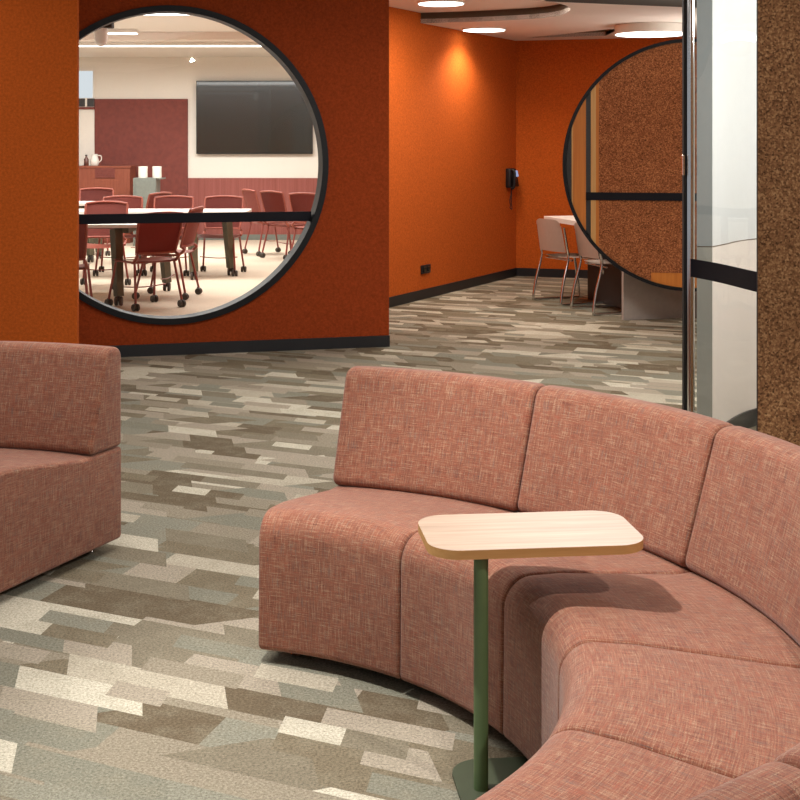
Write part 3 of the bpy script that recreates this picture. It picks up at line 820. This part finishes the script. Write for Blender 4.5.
# ------------------------------------------------------------------ phone, outlet
cn = Vector((CD.y, -CD.x))      # out of the alcove wall towards the room
pp = C0+CD*((Vector((1.53, 15.074))-C0).length)
ph = thing('wall_phone', 'black wall phone with a small screen on the bright orange alcove wall', 'phone', (pp.x, pp.y, 1.14), math.atan2(CD.y, CD.x))
# local x along wall, local -y out of it
bm = BM(); box(bm, (0, -.03, 0), (.17, .06, .22), bev=.012); obj('body', bm, M['black'], ph, 40)
bm = BM(); box(bm, (.03, -.085, .05), (.09, .012, .07), rx=R(-14)); obj('screen', bm, M['lcd'], ph)
bm = BM(); box(bm, (.02, -.07, -.0), (.12, .03, .2), bev=.006, rx=R(-10)); obj('keypad', bm, M['blackmetal'], ph, 40)
bm = BM(); tube(bm, smooth_path([(-.06, -.06, .095), (-.06, -.095, .08), (-.06, -.1, 0), (-.06, -.09, -.1), (-.06, -.06, -.115)], 5), [.017]*21, 10); obj('handset', bm, M['black'], ph, 50)
bm = BM(); cp = [(-.03, -.05, -.11)]+[(-.03+.02*sin(k*1.1)+.0, -.04, -.12-.033*k) for k in range(1, 7)]+[(-.05, -.04, -.33), (-.02, -.05, -.355), (.015, -.04, -.33), (-.005, -.04, -.27), (-.02, -.05, -.11)]
tube(bm, smooth_path(cp, 5), .005, 8); obj('cord', bm, M['rubber'], ph, 60)
op = Vector((.505, 13.088))
so = thing('power_outlet', 'small black power outlet low on the bright orange alcove wall', 'outlet', (op.x, op.y, .293), math.atan2(CD.y, CD.x))
bm = BM(); box(bm, (0, -.008, 0), (.21, .016, .085), bev=.004); obj('face_plate', bm, M['black'], so, 40)
for k in (-1, 1):
    bm = BM(); box(bm, (k*.05, -.022, 0), (.045, .014, .045), bev=.004); obj('socket', bm, M['blackgloss'], so)

# ------------------------------------------------------------------ lounge ceiling lights and added fill
def downlight(x, y, r, z, label, w=0, spot=150):
    t = thing('downlight', label, 'ceiling light', (x, y, z), 0, 'round downlights in the lounge ceiling')
    bm = BM(); lathe(bm, [(r*1.06, -.012), (r*1.06, 0)], n=40)
    obj('trim_ring', bm, M['white'], t, 30)
    bm = BM(); lathe(bm, [(r, -.018), (r, -.011)], n=40); obj('diffuser', bm, M['lamp'], t, 30)
    if w:
        ld = bpy.data.lights.new('downlight_beam', 'SPOT'); ld.energy = w; ld.spot_size = R(spot); ld.spot_blend = .6; ld.shadow_soft_size = r*.6; ld.color = (1, .86, .68)
        lo = bpy.data.objects.new('downlight_beam', ld); C.objects.link(lo); lo.parent = t; lo.location = (0, 0, -.06)
a = fl(441, 2.5, HIGH); downlight(a.x, a.y, .205, HIGH, 'round downlight in the raised recess of the ceiling', 20)
a = fl(484, 29, LOW); downlight(a.x, a.y, .215, LOW, 'round downlight close to the bright orange alcove wall', 75, 150)
Yl = F*(2.63-H)/(HY-34); xl_ = xat(651, Yl); rl = 36/F*Yl
t = thing('drum_light', 'large round drum light with white rim above the round-ended screen', 'ceiling light', (xl_, Yl, LOW-.002), 0)
bm = BM(); lathe(bm, [(rl, -.09), (rl, -.002), (rl*.5, 0)], n=48); obj('drum', bm, M['white'], t, 30)
bm = BM(); lathe(bm, [(rl*.97, -.096), (rl*.97, -.088)], n=48); obj('diffuser', bm, M['lamp'], t, 30)
ld = bpy.data.lights.new('drum_beam', 'SPOT'); ld.energy = 30; ld.spot_size = R(155); ld.spot_blend = .5; ld.shadow_soft_size = .25; ld.color = (1, .88, .72)
lo = bpy.data.objects.new('drum_beam', ld); C.objects.link(lo); lo.parent = t; lo.location = (0, 0, -.14)

def area(name, loc, sx, sy, e, col=(1, .95, .88), rot=(0, 0, 0)):
    ld = bpy.data.lights.new(name, 'AREA'); ld.shape = 'RECTANGLE'; ld.size = sx; ld.size_y = sy; ld.energy = e; ld.color = col
    o = bpy.data.objects.new(name, ld); C.objects.link(o); o.location = loc; o.rotation_euler = rot; return o
def spot(name, loc, tgt, e, ang, soft, col=(1, .93, .84), blend=.5):
    ld = bpy.data.lights.new(name, 'SPOT'); ld.energy = e; ld.spot_size = R(ang); ld.spot_blend = blend; ld.shadow_soft_size = soft; ld.color = col
    o = bpy.data.objects.new(name, ld); C.objects.link(o); o.location = loc
    o.rotation_euler = (Vector(tgt)-Vector(loc)).to_track_quat('-Z', 'Y').to_euler(); return o
area('meeting_panel', (-2.6, 14.0, CONF-.12), 5, 1.2, 215, (1, .98, .96))
area('meeting_panel', (-2.6, 18.2, CONF-.14), 5, 1.2, 235, (1, .98, .96))
area('lounge_fill', (-1.0, 4.6, LOW-.02), 2.5, 2.5, 78, (1, .97, .94))  # soft fill added over the lounge, no fixtures at these spots
area('lounge_fill', (1.5, 7.5, LOW-.02), 1.2, 1.2, 95, (1, .97, .94))
area('lounge_fill', (1.15, 11.6, HIGH-.02), .8, .8, 52, (1, .93, .84))
area('lounge_fill', (.6, -1.0, LOW-.02), 3, 2.5, 46, (1, .97, .94))
o = area('curved_wall_fill', (3.0, 5.6, 2.3), .8, .4, 45, (1, .98, .96))  # unseen light added behind the cork wall to brighten the curved wall
o.rotation_euler = (Vector((1.9, 7.1, .8))-o.location).to_track_quat('-Z', 'Y').to_euler()
area('ceiling_fill', (3.35, 12.6, 1.95), .8, .4, 12, (1, .95, .9), (pi, R(-15), 0))  # out-of-view uplights added to lift the ceiling, no pendant hangs here
area('ceiling_fill', (3.0, 9.3, 2.0), 1.2, .4, 38, (1, .95, .9), (pi, R(-20), 0))
spot('pendant_spot', (-.52, 3.1, 2.68), (0.62, 3.1, .3), 300, 84, .03, (1, .97, .93))
spot('ceiling_spot', (1.68, 1.65, 2.68), (.4, 3.1, 0), 150, 140, .03, (1, .97, .93))
spot('left_wall_fill', (-3.6, 7.9, 2.68), (-3.0, 9.0, 1.0), 40, 130, .1)  # added spot that brightens the left wall, no fixture there

# world: soft daylight from the open side behind the camera
wd = bpy.data.worlds.new('world'); SC.world = wd; wd.use_nodes = True
bg = wd.node_tree.nodes['Background']; bg.inputs[0].default_value = (.92, .95, 1, 1); bg.inputs[1].default_value = .35
